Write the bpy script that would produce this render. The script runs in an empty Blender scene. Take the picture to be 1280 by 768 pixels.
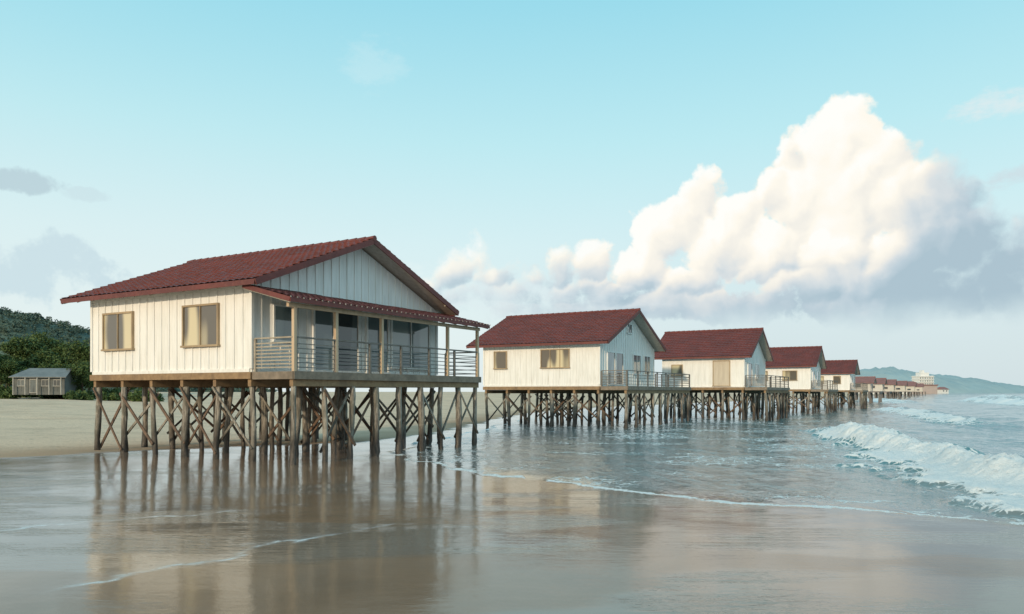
import bpy, math, random
import numpy as np
from mathutils import Vector, Matrix
random.seed(7); rng=np.random.default_rng(7)
scene=bpy.context.scene; col=scene.collection
F=950.0; H=2.1
# ------------------------------------------------------------------ node helpers
class NT:
    def __init__(s,tree): s.t=tree; s.n=tree.nodes; s.l=tree.links; s.dim='3D'
    def put(s,sock,v):
        if isinstance(v,bpy.types.NodeSocket): s.l.new(v,sock)
        elif v is not None:
            try: sock.default_value=v
            except Exception: sock.default_value=(v[0],v[1],v[2],1)
    def m(s,op,a,b=None,c=None,clamp=False):
        n=s.n.new('ShaderNodeMath'); n.operation=op; n.use_clamp=clamp
        s.put(n.inputs[0],a); s.put(n.inputs[1],b); s.put(n.inputs[2],c); return n.outputs[0]
    def v(s,op,a,b=None,c=None):
        n=s.n.new('ShaderNodeVectorMath'); n.operation=op
        s.put(n.inputs[0],a); s.put(n.inputs[1],b); s.put(n.inputs[2],c)
        return n.outputs['Value'] if op=='DOT_PRODUCT' else n.outputs[0]
    def ss(s,x,lo,hi,o0=0.0,o1=1.0):
        n=s.n.new('ShaderNodeMapRange'); n.interpolation_type='SMOOTHSTEP'
        s.put(n.inputs[0],x)
        for i,v in zip((1,2,3,4),(lo,hi,o0,o1)): s.put(n.inputs[i],v)
        return n.outputs[0]
    def mr(s,x,lo,hi,o0=0.0,o1=1.0):
        n=s.n.new('ShaderNodeMapRange'); s.put(n.inputs[0],x)
        for i,v in zip((1,2,3,4),(lo,hi,o0,o1)): s.put(n.inputs[i],v)
        return n.outputs[0]
    def mix(s,f,a,b,bt='MIX'):
        n=s.n.new('ShaderNodeMix'); n.data_type='RGBA'; n.blend_type=bt
        s.put(n.inputs[0],f)
        for i,v in ((6,a),(7,b)):
            if isinstance(v,tuple) and len(v)==3: v=(v[0],v[1],v[2],1)
            s.put(n.inputs[i],v)
        return n.outputs[2]
    def ramp(s,x,pts):
        n=s.n.new('ShaderNodeValToRGB'); e=n.color_ramp.elements
        while len(e)<len(pts): e.new(0.5)
        for k,(p,c) in enumerate(pts):
            e[k].position=p; e[k].color=(c[0],c[1],c[2],1)
        s.put(n.inputs[0],x); return n.outputs[0]
    def comb(s,x,y,z=0.0):
        n=s.n.new('ShaderNodeCombineXYZ'); s.put(n.inputs[0],x); s.put(n.inputs[1],y); s.put(n.inputs[2],z); return n.outputs[0]
    def noise(s,vec,scale,detail=4,rough=0.5,dist=0.0,col=False):
        n=s.n.new('ShaderNodeTexNoise'); n.noise_dimensions=s.dim; s.put(n.inputs['Vector'],vec)
        n.inputs['Scale'].default_value=scale; n.inputs['Detail'].default_value=detail
        n.inputs['Roughness'].default_value=rough; n.inputs['Distortion'].default_value=dist
        return n.outputs['Color'] if col else n.outputs['Fac']
    def voro(s,vec,scale,feature='F1',detail=0,rough=0.5,smooth=0.5):
        n=s.n.new('ShaderNodeTexVoronoi'); n.voronoi_dimensions=s.dim; n.feature=feature; s.put(n.inputs['Vector'],vec)
        n.inputs['Scale'].default_value=scale
        if 'Detail' in n.inputs:
            n.inputs['Detail'].default_value=detail; n.inputs['Roughness'].default_value=rough
        if feature=='SMOOTH_F1': n.inputs['Smoothness'].default_value=smooth
        return n.outputs['Distance']
    def mapping(s,vec,scale=(1,1,1),rot=(0,0,0),loc=(0,0,0)):
        n=s.n.new('ShaderNodeMapping'); s.put(n.inputs[0],vec)
        n.inputs['Scale'].default_value=scale; n.inputs['Rotation'].default_value=rot; n.inputs['Location'].default_value=loc
        return n.outputs[0]
    def pos(s): return s.n.new('ShaderNodeNewGeometry').outputs['Position']
    def obj(s): return s.n.new('ShaderNodeTexCoord').outputs['Object']
    def attr(s,name):
        n=s.n.new('ShaderNodeAttribute'); n.attribute_name=name; return n.outputs['Fac']
    def sep(s,v):
        n=s.n.new('ShaderNodeSeparateXYZ'); s.put(n.inputs[0],v); return n.outputs
    def bump(s,h,strength=0.5,dist=0.02,normal=None):
        n=s.n.new('ShaderNodeBump'); s.put(n.inputs['Height'],h)
        s.put(n.inputs['Strength'],strength); s.put(n.inputs['Distance'],dist)
        if normal is not None: s.put(n.inputs['Normal'],normal)
        return n.outputs['Normal']
def mat(name):
    m=bpy.data.materials.new(name); m.use_nodes=True; m.node_tree.nodes.clear()
    t=NT(m.node_tree); out=t.n.new('ShaderNodeOutputMaterial'); p=t.n.new('ShaderNodeBsdfPrincipled')
    t.l.new(p.outputs[0],out.inputs[0]); return m,t,p,out
def setp(t,p,**k):
    for a,v in k.items():
        nm={'color':'Base Color','rough':'Roughness','ior':'IOR','normal':'Normal','metal':'Metallic','spec':'Specular IOR Level','coat':'Coat Weight','coatr':'Coat Roughness'}[a]
        if isinstance(v,tuple) and len(v)==3: v=(v[0],v[1],v[2],1)
        t.put(p.inputs[nm],v)
# ------------------------------------------------------------------ materials
def m_paint(name,c1,c2,grime=(0.38,0.31,0.23),rough=0.6):
    m,t,p,o=mat(name); q=t.pos()
    st=t.noise(t.mapping(q,(3,3,0.35)),2.2,5,0.6)
    c=t.mix(t.ss(st,0.35,0.7),c1,c2)
    g=t.noise(t.mapping(q,(6,6,0.5)),1.6,6,0.7)
    z=t.sep(q)[2]
    low=t.ss(z,3.6,2.6)
    gf=t.m('MULTIPLY',t.ss(g,0.54,0.8),t.m('MULTIPLY_ADD',low,0.6,0.22))
    c=t.mix(gf,c,grime)
    setp(t,p,color=c,rough=rough,normal=t.bump(t.noise(q,60,3),0.25,0.004)); return m
M_wall=m_paint('white_paint_siding',(0.86,0.86,0.85),(0.76,0.76,0.74))
M_trim=m_paint('trim_paint',(0.60,0.46,0.32),(0.50,0.37,0.25))
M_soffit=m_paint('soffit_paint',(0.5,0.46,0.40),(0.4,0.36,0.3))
def m_roof():
    m,t,p,o=mat('maroon_roof_tiles'); q=t.obj()
    a=t.noise(q,1.1,5,0.6); b=t.noise(q,8,2,0.5)
    c=t.mix(t.ss(a,0.35,0.65),(0.175,0.045,0.039),(0.125,0.036,0.033))
    c=t.mix(t.m('MULTIPLY',t.ss(b,0.5,0.75),0.5),c,(0.22,0.08,0.06))
    c=t.mix(t.m('MULTIPLY',t.ss(t.noise(q,9,4,0.7),0.6,0.8),0.35),c,(0.07,0.035,0.033))
    setp(t,p,color=c,rough=0.62,normal=t.bump(t.noise(q,35,3),0.3,0.01)); return m
M_roof=m_roof()
def m_wood(name,c1,c2,c3,rough=0.8,sc=(1,1,1)):
    m,t,p,o=mat(name); q=t.obj(); 
    g=t.noise(t.mapping(q,sc),6,6,0.65,0.4); c=t.mix(t.ss(g,0.3,0.7),c1,c2)
    c=t.mix(t.m('MULTIPLY',t.ss(t.noise(t.pos(),1.7,4),0.5,0.7),0.6),c,c3)
    setp(t,p,color=c,rough=rough,normal=t.bump(g,0.5,0.01)); return m
M_beam=m_wood('golden_brown_timber',(0.34,0.23,0.13),(0.23,0.15,0.085),(0.15,0.105,0.07))
M_deck=m_wood('weathered_deck_timber',(0.28,0.23,0.18),(0.18,0.15,0.12),(0.12,0.10,0.08))
M_rail=m_wood('grey_rail_timber',(0.22,0.21,0.195),(0.15,0.14,0.13),(0.11,0.095,0.08))
M_rail_l=m_wood('pale_rail_timber',(0.42,0.38,0.31),(0.32,0.28,0.23),(0.24,0.2,0.16))
M_brace=m_wood('reddish_brace_timber',(0.20,0.13,0.09),(0.10,0.068,0.05),(0.065,0.052,0.045))
def m_pile():
    m,t,p,o=mat('weathered_pile_timber'); q=t.pos(); z=t.sep(q)[2]
    g=t.noise(t.mapping(q,(9,9,0.9)),2.5,6,0.65)
    top=t.mix(t.ss(g,0.38,0.64),(0.38,0.35,0.30),(0.115,0.10,0.088))
    top=t.mix(t.m('MULTIPLY',t.ss(t.noise(q,1.3,3),0.45,0.62),0.75),top,(0.13,0.125,0.10))
    top=t.mix(t.m('MULTIPLY',t.ss(t.noise(q,3.1,5,0.7),0.55,0.68),0.6),top,(0.40,0.37,0.32))
    lowc=t.mix(t.ss(g,0.4,0.7),(0.035,0.031,0.028),(0.11,0.092,0.078))
    zz=t.m('ADD',z,t.m('MULTIPLY_ADD',t.noise(q,1.1,4),2.0,-1.0))
    c=t.mix(t.ss(zz,0.4,1.2),lowc,top)
    bar=t.m('MULTIPLY',t.ss(t.voro(q,28),0.25,0.1),t.ss(zz,0.9,0.2))
    c=t.mix(t.m('MULTIPLY',bar,0.6),c,(0.3,0.28,0.25))
    setp(t,p,color=c,rough=t.ss(z,0.1,0.8,0.35,0.85),normal=t.bump(g,0.9,0.025)); return m
M_pile=m_pile()
def m_glass(name,c1,c2,sc=1.3,coat=0.3):
    m,t,p,o=mat(name); q=t.obj()
    n=t.noise(t.mapping(q,(sc,sc,0.25)),1.1,1,0.5)
    c=t.mix(t.ss(n,0.44,0.56),c1,c2)
    setp(t,p,color=c,rough=0.04,ior=1.55,coat=coat,normal=t.bump(t.noise(q,1.2,1),0.12,0.02)); return m
M_glass_d=m_glass('dark_window_glass',(0.035,0.05,0.06),(0.09,0.12,0.13),1.3,0.8)
M_glass_p=m_glass('pale_door_glass',(0.13,0.18,0.20),(0.25,0.31,0.32),0.9,1.0)
M_glass_c=m_glass('curtained_window_glass',(0.66,0.57,0.37),(0.13,0.11,0.085),0.9,0.5)
M_shut=m_paint('beige_shutter',(0.60,0.53,0.43),(0.52,0.45,0.36))
def m_flat(name,c,rough=0.8,var=0.3,scale=1.0):
    m,t,p,o=mat(name); n=t.noise(t.pos(),scale,6,0.6)
    setp(t,p,color=t.mix(t.ss(n,0.3,0.7),c,tuple(x*(1-var) for x in c)),rough=rough); return m
M_frame=m_flat('window_frame_paint',(0.44,0.33,0.21),0.6)
M_greyw=m_flat('grey_weathered_wall',(0.14,0.15,0.145),0.8)
M_greyr=m_flat('grey_metal_roof',(0.19,0.20,0.20),0.5)
M_hutframe=m_flat('faded_frame_paint',(0.42,0.41,0.38),0.8)
M_bead=m_flat('pale_tile_end_paint',(0.60,0.50,0.44),0.8)
M_far_white=m_flat('distant_white_paint',(0.78,0.78,0.77),0.7,0.1)
M_far_red=m_flat('hazed_red_roof',(0.30,0.15,0.14),0.7,0.2)  # air haze painted into the far roofs' base colour
M_far_pink=m_flat('hazed_terracotta_wall',(0.50,0.42,0.40),0.7,0.2)  # terracotta paled by haze mixed into its colour
M_far_pile=m_flat('hazed_pile_timber',(0.20,0.18,0.17),0.8,0.2)  # far-house timber, haze included in the base colour
M_far_wall=m_flat('hazed_cream_wall',(0.60,0.57,0.52),0.7,0.1)  # far-house walls, colour already carries the air haze
def m_leaf(name,a,b,c,sc):
    m,t,p,o=mat(name); q=t.pos()
    n=t.noise(q,sc,4,0.6); k=t.mix(t.ss(n,0.35,0.65),a,b)
    k=t.mix(t.m('MULTIPLY',t.ss(t.noise(q,sc*6,2),0.5,0.7),0.6),k,c)
    setp(t,p,color=k,rough=0.7,spec=0.25); return m
M_leaf=m_leaf('tree_foliage',(0.048,0.088,0.030),(0.09,0.135,0.042),(0.15,0.18,0.062),0.35)
M_hillf=m_leaf('hill_foliage',(0.070,0.115,0.095),(0.095,0.14,0.11),(0.12,0.16,0.12),0.03)
M_bark=m_flat('tree_bark',(0.09,0.07,0.05),0.9)
M_hillfar=m_flat('haze_tinted_headland',(0.34,0.46,0.49),0.95,0.14,0.012)  # bluish air haze is painted into this base colour
# ------------------------------------------------------------------ mesh builder
class MB:
    def __init__(s): s.v=[]; s.f=[]
    def quad(s,*p):
        i=len(s.v); s.v+= [tuple(x) for x in p]; s.f.append(tuple(range(i,i+len(p))))
    def box(s,x0,x1,y0,y1,z0,z1):
        if x0>x1:x0,x1=x1,x0
        if y0>y1:y0,y1=y1,y0
        i=len(s.v)
        s.v+=[(x0,y0,z0),(x1,y0,z0),(x1,y1,z0),(x0,y1,z0),(x0,y0,z1),(x1,y0,z1),(x1,y1,z1),(x0,y1,z1)]
        s.f+=[tuple(i+k for k in q) for q in ((0,3,2,1),(4,5,6,7),(0,1,5,4),(1,2,6,5),(2,3,7,6),(3,0,4,7))]
    def beam(s,p,q,w,h,up=(0,0,1)):
        p=Vector(p); q=Vector(q); d=(q-p).normalized(); up=Vector(up)
        sd=d.cross(up)
        if sd.length<1e-4: sd=d.cross(Vector((1,0,0)))
        sd.normalize(); u=sd.cross(d); i=len(s.v)
        for e in (p,q):
            for a,b in ((-1,-1),(1,-1),(1,1),(-1,1)): s.v.append(tuple(e+sd*a*w/2+u*b*h/2))
        s.f+=[tuple(i+k for k in z) for z in ((0,1,2,3),(7,6,5,4),(0,4,5,1),(1,5,6,2),(2,6,7,3),(3,7,4,0))]
    def cyl(s,p,q,r0,r1,n=8):
        p=Vector(p); q=Vector(q); d=(q-p).normalized(); a=d.orthogonal().normalized(); b=d.cross(a); i=len(s.v)
        for e,r in ((p,r0),(q,r1)):
            for k in range(n):
                an=2*math.pi*k/n; s.v.append(tuple(e+a*math.cos(an)*r+b*math.sin(an)*r))
        for k in range(n): s.f.append((i+k,i+(k+1)%n,i+n+(k+1)%n,i+n+k))
        s.f.append(tuple(i+k for k in range(n))[::-1]); s.f.append(tuple(i+n+k for k in range(n)))
    def mesh(s,name,m,smooth=False):
        me=bpy.data.meshes.new(name); me.from_pydata(s.v,[],s.f); me.materials.append(m)
        if smooth: me.polygons.foreach_set('use_smooth',[True]*len(me.polygons))
        me.update(); return me
    def obj(s,name,m,parent=None,smooth=False):
        return mkobj(name,s.mesh(name,m,smooth),parent)
def mkobj(name,data,parent=None):
    o=bpy.data.objects.new(name,data); col.objects.link(o)
    if parent is not None: o.parent=parent
    return o
def tag(o,label,cat,group=None,kind=None):
    o['label']=label; o['category']=cat
    if group: o['group']=group
    if kind: o['kind']=kind
# ------------------------------------------------------------------ numpy noise
def pn(x,y,seed=0):
    r=np.random.default_rng(seed); ga=r.random((256,256))*2*np.pi
    gx=np.cos(ga); gy=np.sin(ga)
    xi=np.floor(x).astype(int); yi=np.floor(y).astype(int); fx=x-xi; fy=y-yi
    u=fx*fx*fx*(fx*(fx*6-15)+10); v=fy*fy*fy*(fy*(fy*6-15)+10)
    def g(a,b): 
        i=(xi+a)&255; j=(yi+b)&255; return gx[i,j]*(fx-a)+gy[i,j]*(fy-b)
    return ((g(0,0)*(1-u)+g(1,0)*u)*(1-v)+(g(0,1)*(1-u)+g(1,1)*u)*v)*1.5
def fbm(x,y,o=4,seed=0,g=0.5):
    a=1;s=0
    for k in range(o): s=s+a*pn(x*2**k+13.7*k,y*2**k+7.1*k,seed+k); a*=g
    return s
def sstep(x,a,b):
    t=np.clip((x-a)/(b-a),0,1); return t*t*(3-2*t)
def poly_dist(X,Y,P):
    D=np.full(X.shape,1e18); S=np.zeros(X.shape); T=np.zeros(X.shape); acc=0
    for (ax,ay),(bx,by) in zip(P[:-1],P[1:]):
        dx,dy=bx-ax,by-ay; L2=dx*dx+dy*dy; L=math.sqrt(L2)
        t=np.clip(((X-ax)*dx+(Y-ay)*dy)/L2,0,1); ex=X-ax-t*dx; ey=Y-ay-t*dy
        d=np.hypot(ex,ey); m=d<D; D=np.where(m,d,D)
        S=np.where(m,np.sign((X-ax)*dy-(Y-ay)*dx),S); T=np.where(m,acc+t*L,T); acc+=L
    return D,S,T,acc
def smooth_poly(P,n=3):
    for _ in range(n):
        Q=[P[0]]
        for a,b in zip(P[:-1],P[1:]):
            Q+=[(a[0]*.75+b[0]*.25,a[1]*.75+b[1]*.25),(a[0]*.25+b[0]*.75,a[1]*.25+b[1]*.75)]
        Q.append(P[-1]); P=Q
    return P
def inside(X,Y,P):
    r=np.zeros(X.shape,bool); n=len(P)
    for i in range(n):
        ax,ay=P[i]; bx,by=P[(i+1)%n]
        if ay==by: continue
        c=((ay>Y)!=(by>Y))&(X<(bx-ax)*(Y-ay)/(by-ay)+ax); r^=c
    return r
def grid_obj(name,xs,ys,Z,m,attrs,keep=None):
    nx,ny=len(xs),len(ys)
    X,Y=np.meshgrid(xs,ys); co=np.stack([X.ravel(),Y.ravel(),Z.ravel()],1)
    idx=np.arange(nx*ny).reshape(ny,nx)
    q=np.stack([idx[:-1,:-1],idx[:-1,1:],idx[1:,1:],idx[1:,:-1]],-1).reshape(-1,4)
    if keep is not None:
        k=keep.ravel()[q].any(1); q=q[k]
        used=np.zeros(nx*ny,bool); used[q.ravel()]=True; rm=np.cumsum(used)-1
        q=rm[q]; co=co[used]; attrs={a:v.ravel()[used] for a,v in attrs.items()}
    me=bpy.data.meshes.new(name); me.vertices.add(len(co)); me.vertices.foreach_set('co',co.astype(np.float32).ravel())
    me.loops.add(q.size); me.loops.foreach_set('vertex_index',q.astype(np.int32).ravel())
    me.polygons.add(len(q)); me.polygons.foreach_set('loop_start',np.arange(0,q.size,4,dtype=np.int32))
    me.polygons.foreach_set('loop_total',np.full(len(q),4,np.int32)); me.polygons.foreach_set('use_smooth',np.ones(len(q),bool))
    me.update(calc_edges=True); me.validate()
    for a,v in attrs.items():
        at=me.attributes.new(a,'FLOAT','POINT'); at.data.foreach_set('value',v.ravel().astype(np.float32))
    me.materials.append(m); return mkobj(name,me)
def W(px,py,z=0.0):
    d=F*(H-z)/(py-490.0); return ((px-640)/F*d,d)
# ------------------------------------------------------------------ shore
shore=[(400,-400),(60,-45),(28,-6),(14,8.3),W(1280,655),W(1080,641),W(880,626),W(780,616),W(690,605),W(610,593),W(545,581),W(500,571),(-4.5,27.5),
       (-3.6,33),(-1.9,41),(0,54),(5,80),(20,112),(45,155),(112,262),(250,480),(520,920),(1600,2700),(4000,7000)]
shore=smooth_poly(shore,2)
landpoly=shore+[(-9000,9000),(-9000,-9000),(400,-9000)]
def shore_d(X,Y):
    D,S,T,_=poly_dist(X,Y,shore); ins=inside(X,Y,landpoly)
    n=0.42*fbm(X*0.4,Y*0.4,3,5)+0.10*fbm(X*2.1,Y*2.1,2,8)
    near=np.clip(1-np.abs(D)/10,0,1)
    return np.where(ins,D,-D)+n*near
def ground_h(X,Y):
    d=shore_d(X,Y)
    land=0.009*np.minimum(d,20)+0.0235*np.clip(d-20,0,76)
    sea=np.maximum(0.05*d,-2.5)
    h=np.where(d>0,land,sea)
    h=h+np.where(d>16,0.09*fbm(X*0.16,Y*0.22,4,3)*sstep(d,16,30),0.0)+0.003*fbm(X*0.6,Y*0.6,3,3)*sstep(d,0,2)
    return np.minimum(h,2.0),d
def axis(segs):
    out=[segs[0][0]]
    for a,b,s0,s1 in segs:
        x=a; 
        while x<b-1e-6:
            t=(x-a)/(b-a); st=s0*(s1/s0)**t; x=min(b,x+st); out.append(x)
    return np.array(sorted(set(round(v,4) for v in out)))
gx=axis([(-5000,-400,1200,60),(-400,-60,60,1),(-60,-20,1,.3),(-20,-9,.16,.12),(-9,10,.07,.07),(10,18,.12,.16),(18,60,.2,3),(60,400,3,50),(400,5000,50,1200)])
gy=axis([(-400,-20,100,5),(-20,4,5,.3),(4,16,.08,.08),(16,36,.12,.16),(36,80,.2,1),(80,400,1,25),(400,7000,25,1200)])
X,Y=np.meshgrid(gx,gy); Z,D=ground_h(X,Y)
dryline=smooth_poly([(-300,-60),(-60,0),(-30,14),W(0,577),W(120,569),W(300,561),W(480,552),(-4.4,36),(-3.0,44),(-1,60),(4,85),(20,118),(110,268),(250,490),(520,930),(1600,2800)],2)
D2,S2,_,_=poly_dist(X,Y,dryline); sd2=-D2*S2   # >0 landward (left)
sd2=sd2+0.8*fbm(X*0.3,Y*0.3,3,21)
wet=1-sstep(sd2,-0.3,0.6); damp=1-sstep(sd2,0.3,6)
fl=0.45*np.exp(-((sd2+0.45)/0.14)**2)*np.clip(0.5+fbm(X*.5,Y*.5,2,40),0,1)*(Y<45)
filmadd=np.zeros(X.shape)
for P,w in (([W(20,753),W(120,738),W(200,724),W(268,706),W(330,688),W(420,676),W(470,664),W(525,655)],0.025),
            ([W(-60,676),W(60,662),W(180,655),W(330,640)],0.025),([W(265,693),W(320,687),W(300,697)],0.02)):
    P=smooth_poly(P,2); wx=X+0.25*fbm(X*.9,Y*.9,4,31); wy=Y+0.30*fbm(X*1.1+9,Y*1.1,4,33)
    d,s,tt,L=poly_dist(wx,wy,P); s_=d*s
    k=np.exp(-(d/(w*1.7))**2)+0.25*np.exp(-np.abs(s_)/0.18)*(s_<0)
    fl=np.maximum(fl,np.clip(k,0,1)*np.clip(0.8+0.9*fbm(X*1.2,Y*1.2,2,37),0.15,1)*sstep(tt,0,.8)*(1-sstep(tt,L-.8,L)))
    filmadd=np.maximum(filmadd,np.exp(-np.clip(-s_,0,99)/1.6)*(s_<0.02)*(d<6)*sstep(tt,0.01,1.5)*(1-sstep(tt,L-1.5,L-.01)))
# film of water (1) vs firm damp sand (0)
pa=fbm(X*0.13+3,Y*0.30,4,141,0.5)
pc=W(470,640); pd=np.exp(-(((X-pc[0])/1.6)**2+((Y-pc[1])/2.8)**2)); pe=W(420,740); pg=np.exp(-(((X-pe[0])/1.6)**2+((Y-pe[1])/1.8)**2)); pf=W(60,760); ph=np.exp(-(((X-pf[0])/1.6)**2+((Y-pf[1])/.9)**2)); pi_=np.exp(-(((X+7)/4.5)**2+((Y-20.5)/3.0)**2))
film=sstep(pa*1.0-0.9*pd-0.8*pg-0.7*ph-0.55*pi_+0.14+0.55*filmadd,-0.10,0.12)
m,t,p,o=mat('beach_sand'); q=t.pos(); aw=t.attr('wet'); ad=t.attr('damp'); af=t.attr('foam'); aF=t.attr('film')
n1=t.noise(q,0.35,5,0.6); n2=t.noise(q,7,5,0.65); n3=t.noise(q,90,2,0.6)
dry=t.mix(t.ss(n2,0.3,0.7),(0.82,0.62,0.45),(0.68,0.50,0.36))
nb=t.noise(t.mapping(q,(0.5,0.9,1)),0.35,6,0.65)
dry=t.mix(t.m('MULTIPLY',t.ss(nb,0.45,0.65),0.5),dry,(0.52,0.385,0.275))
dry=t.mix(t.m('MULTIPLY',t.ss(t.noise(q,1.6,5,0.7),0.56,0.68),0.45),dry,(0.38,0.285,0.20))
dry=t.mix(t.m('MULTIPLY',ad,0.8),dry,(0.42,0.29,0.195))
wetc=t.mix(t.ss(n1,0.35,0.65),(0.31,0.195,0.125),(0.235,0.152,0.10))
wetc=t.mix(aF,wetc,(0.255,0.185,0.138))
c=t.mix(aw,dry,wetc); c=t.mix(t.m('MULTIPLY',t.ss(n3,0.55,0.8),0.25),c,(0.10,0.075,0.06))
lace=t.noise(q,9,4,0.7)
ff=t.m('MULTIPLY',af,t.ss(lace,0.28,0.5),clamp=True)
c=t.mix(t.m('MULTIPLY',ff,0.9),c,(0.74,0.76,0.77))
rw=t.m('MULTIPLY_ADD',aF,-0.045,0.085)
rw=t.m('ADD',rw,t.m('MULTIPLY',ff,0.3))
rs=t.m('ADD',t.m('MULTIPLY',aw,rw),t.m('MULTIPLY',t.m('SUBTRACT',1.0,aw),0.95))
rip=t.noise(t.mapping(q,(0.7,3.2,1),(0,0,0.25)),2.2,4,0.5,0.4)
rip2=t.noise(t.mapping(q,(2,6,1),(0,0,-0.1)),5,3,0.5)
rp=t.noise(t.mapping(q,(0.6,1.6,1)),0.5,3,0.5); rpf=t.ss(rp,0.42,0.58)
b1=t.bump(rip,t.m('MULTIPLY_ADD',t.m('MULTIPLY',aF,rpf),0.20,0.04),0.045)
b2=t.bump(rip2,t.m('MULTIPLY_ADD',t.m('MULTIPLY',aF,rpf),0.15,0.05),0.018,b1)
b3=t.bump(n2,t.m('MULTIPLY_ADD',aw,-0.56,0.58),0.10,b2)
spec=t.m('MULTIPLY',aw,t.m('MULTIPLY_ADD',aF,0.36,0.21))
spec=t.m('ADD',spec,0.05)
setp(t,p,color=c,rough=rs,ior=1.47,spec=spec,normal=b3)
M_sand=m
g=grid_obj('beach_ground',gx,gy,Z,M_sand,{'wet':wet,'damp':damp,'foam':fl,'film':film})
tag(g,'sandy beach, dry above and wet and shiny below','beach',kind='structure')
# ------------------------------------------------------------------ sea
sx=axis([(-12,-5,.5,.15),(-5,8,.10,.08),(8,18,.07,.07),(18,60,.09,1.2),(60,400,1.2,20),(400,7000,20,1500)])
sy=axis([(-400,-10,60,3),(-10,9,3,.1),(9,30,.075,.075),(30,50,.09,.2),(50,130,.25,1.6),(130,600,1.8,20),(600,8000,20,1500)])
X,Y=np.meshgrid(sx,sy); sd=shore_d(X,Y); dep=-sd
amp=sstep(dep,0.3,30)
Z=amp*(0.10*np.sin((X*0.93-Y*0.36)*0.55+1.5*fbm(X*.05,Y*.05,2,51))+0.09*fbm(X*.35-Y*.1,Y*.14,3,52))+0.015*sstep(dep,0,3)*fbm(X*1.2,Y*0.9,3,53)
Z=Z+0.014*sstep(dep,-0.4,0.3)-0.008
foam=np.zeros(X.shape)
def breaker(P,A,wb,wf,seed,ragged=0.35,foamw=2.6,fi=1.0,fade=4,tail=0.5,widen=0.0,fade0=None):
    global Z,foam
    if fade0 is None: fade0=fade
    P=smooth_poly(P,3); wxx=X+ragged*fbm(X*.35,Y*.35,3,seed); wyy=Y+ragged*fbm(X*.35+5,Y*.35,3,seed+3)
    d,s,T,L=poly_dist(wxx,wyy,P); s=d*s   # + = seaward (polyline runs away from the viewer)
    env=sstep(T,0,fade0)*(1-sstep(T,L-fade,L))
    prof=np.where(s>0,np.exp(-(s/wb)**2),np.exp(-(np.abs(s)/wf)**2.2))
    lump=1+0.35*fbm(X*.6,Y*.6,3,seed+5)
    Z=Z+A*env*prof*lump
    fw=foamw*(1+0.55*fbm(X*.6,Y*.6,4,seed+20,.6))*(1+widen*(1-sstep(T,L*.25,L*.75)))
    Z=Z+A*.22*env*sstep(s/fw,-1,-0.6)*(s<0)*(1-prof)
    f=env*sstep(s/fw,-1,-0.6)*(1-sstep(s,0.10,0.10+wb*0.3))*fi*np.clip(1.05+0.5*fbm(X*1.1,Y*1.1,4,seed+30,.6),.5,1)
    tr=env*sstep(s,-foamw*4.2,-foamw*.6)*(1-sstep(s,-0.3,0.5))*tail*fi
    back=env*sstep(s,0,0.3)*(1-sstep(s,0.6,wb*2.5))*0.45*fi
    core=np.clip(f*1.2,0,1)
    Z=Z+core*A*(0.15*np.abs(fbm(X*3.2,Y*3.2,4,seed+9,0.65))+0.12*np.abs(pn(X*9,Y*9,seed+11))+0.03)*np.clip(0.4+prof,0,1)
    foam=np.maximum(foam,np.maximum(core,np.maximum(tr,back)))
breaker([(12.2,2),(10.8,7),(10.7,12),(11.1,16),(11.8,19),(12.6,23),(13.9,29),(15.4,36),(17.0,43)],0.50,1.4,0.62,61,0.45,1.15,fade=10,fade0=4,tail=.54,widen=1.1)
breaker([(26,40),(34,60),(42,82),(47,100)],0.35,1.8,0.8,71,0.8,1.6,0.8,14)
breaker([(74,100),(88,135),(98,160),(108,180)],0.9,3,1.5,81,1.5,4.0,1.0,18)
breaker([(36,28),(50,52),(60,80),(64,95)],0.32,2.2,1.2,91,1.0,0.8,0.55,14)
breaker([(120,150),(150,230),(185,300)],0.9,4,2,95,2,2.5,0.8,40)
breaker([(60,110),(75,150),(100,215)],0.5,3,2,97,2,5,0.85,30)
edge=np.exp(-((dep-0.14)/0.14)**2)*np.clip(1.0+0.9*fbm(X*.8,Y*.8,3,101),0.35,1.3)
edge2=0.50*sstep(dep,0.0,0.4)*(1-sstep(dep,0.8,4.2))*np.clip(0.6+1.0*fbm(X*.4,Y*.6,3,103),0.1,1)
zone=0.47*np.clip(fbm(X*.22,Y*.30,4,105)*2.2+0.35,0,1)*sstep(dep,1,5)*(1-sstep(dep,14,40))*sstep(X,-3,3)
foam=np.maximum(foam,np.maximum(np.minimum(edge,1)*(Y<60),np.maximum(edge2,zone)))
m,t,p,o=mat('sea_water'); q=t.pos(); af=t.attr('foam'); ad=t.attr('depth')
wn=t.v('SCALE',t.noise(q,1.3,3,0.5,0,True)); wn.node.inputs['Scale'].default_value=0.9
wq=t.v('ADD',q,wn)
t.dim='2D'
cell=t.voro(wq,1.5,'DISTANCE_TO_EDGE'); cell2=t.voro(wq,4.2,'DISTANCE_TO_EDGE')
t.dim='3D'
l1=t.ss(cell,0.14,0.0); l2=t.ss(cell2,0.16,0.0); lace=t.m('MAXIMUM',l1,t.m('MULTIPLY',l2,0.75))
ln=t.noise(q,3.2,6,0.7); lace=t.m('MULTIPLY',lace,t.ss(ln,0.3,0.6,0.2,1.0))
fv=t.m('ADD',t.m('MULTIPLY',af,1.55),t.m('MULTIPLY_ADD',lace,0.75,-0.95))
fv=t.m('ADD',fv,t.m('MULTIPLY_ADD',t.noise(q,14,4,0.7),0.6,-0.30))
fm=t.ss(fv,0.0,0.40)
sand=(0.25,0.19,0.145); deep=(0.080,0.205,0.235)
wc=t.mix(t.ss(ad,0,0.9),sand,(0.18,0.215,0.215)); wc=t.mix(t.ss(ad,2,12),wc,deep)
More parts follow.
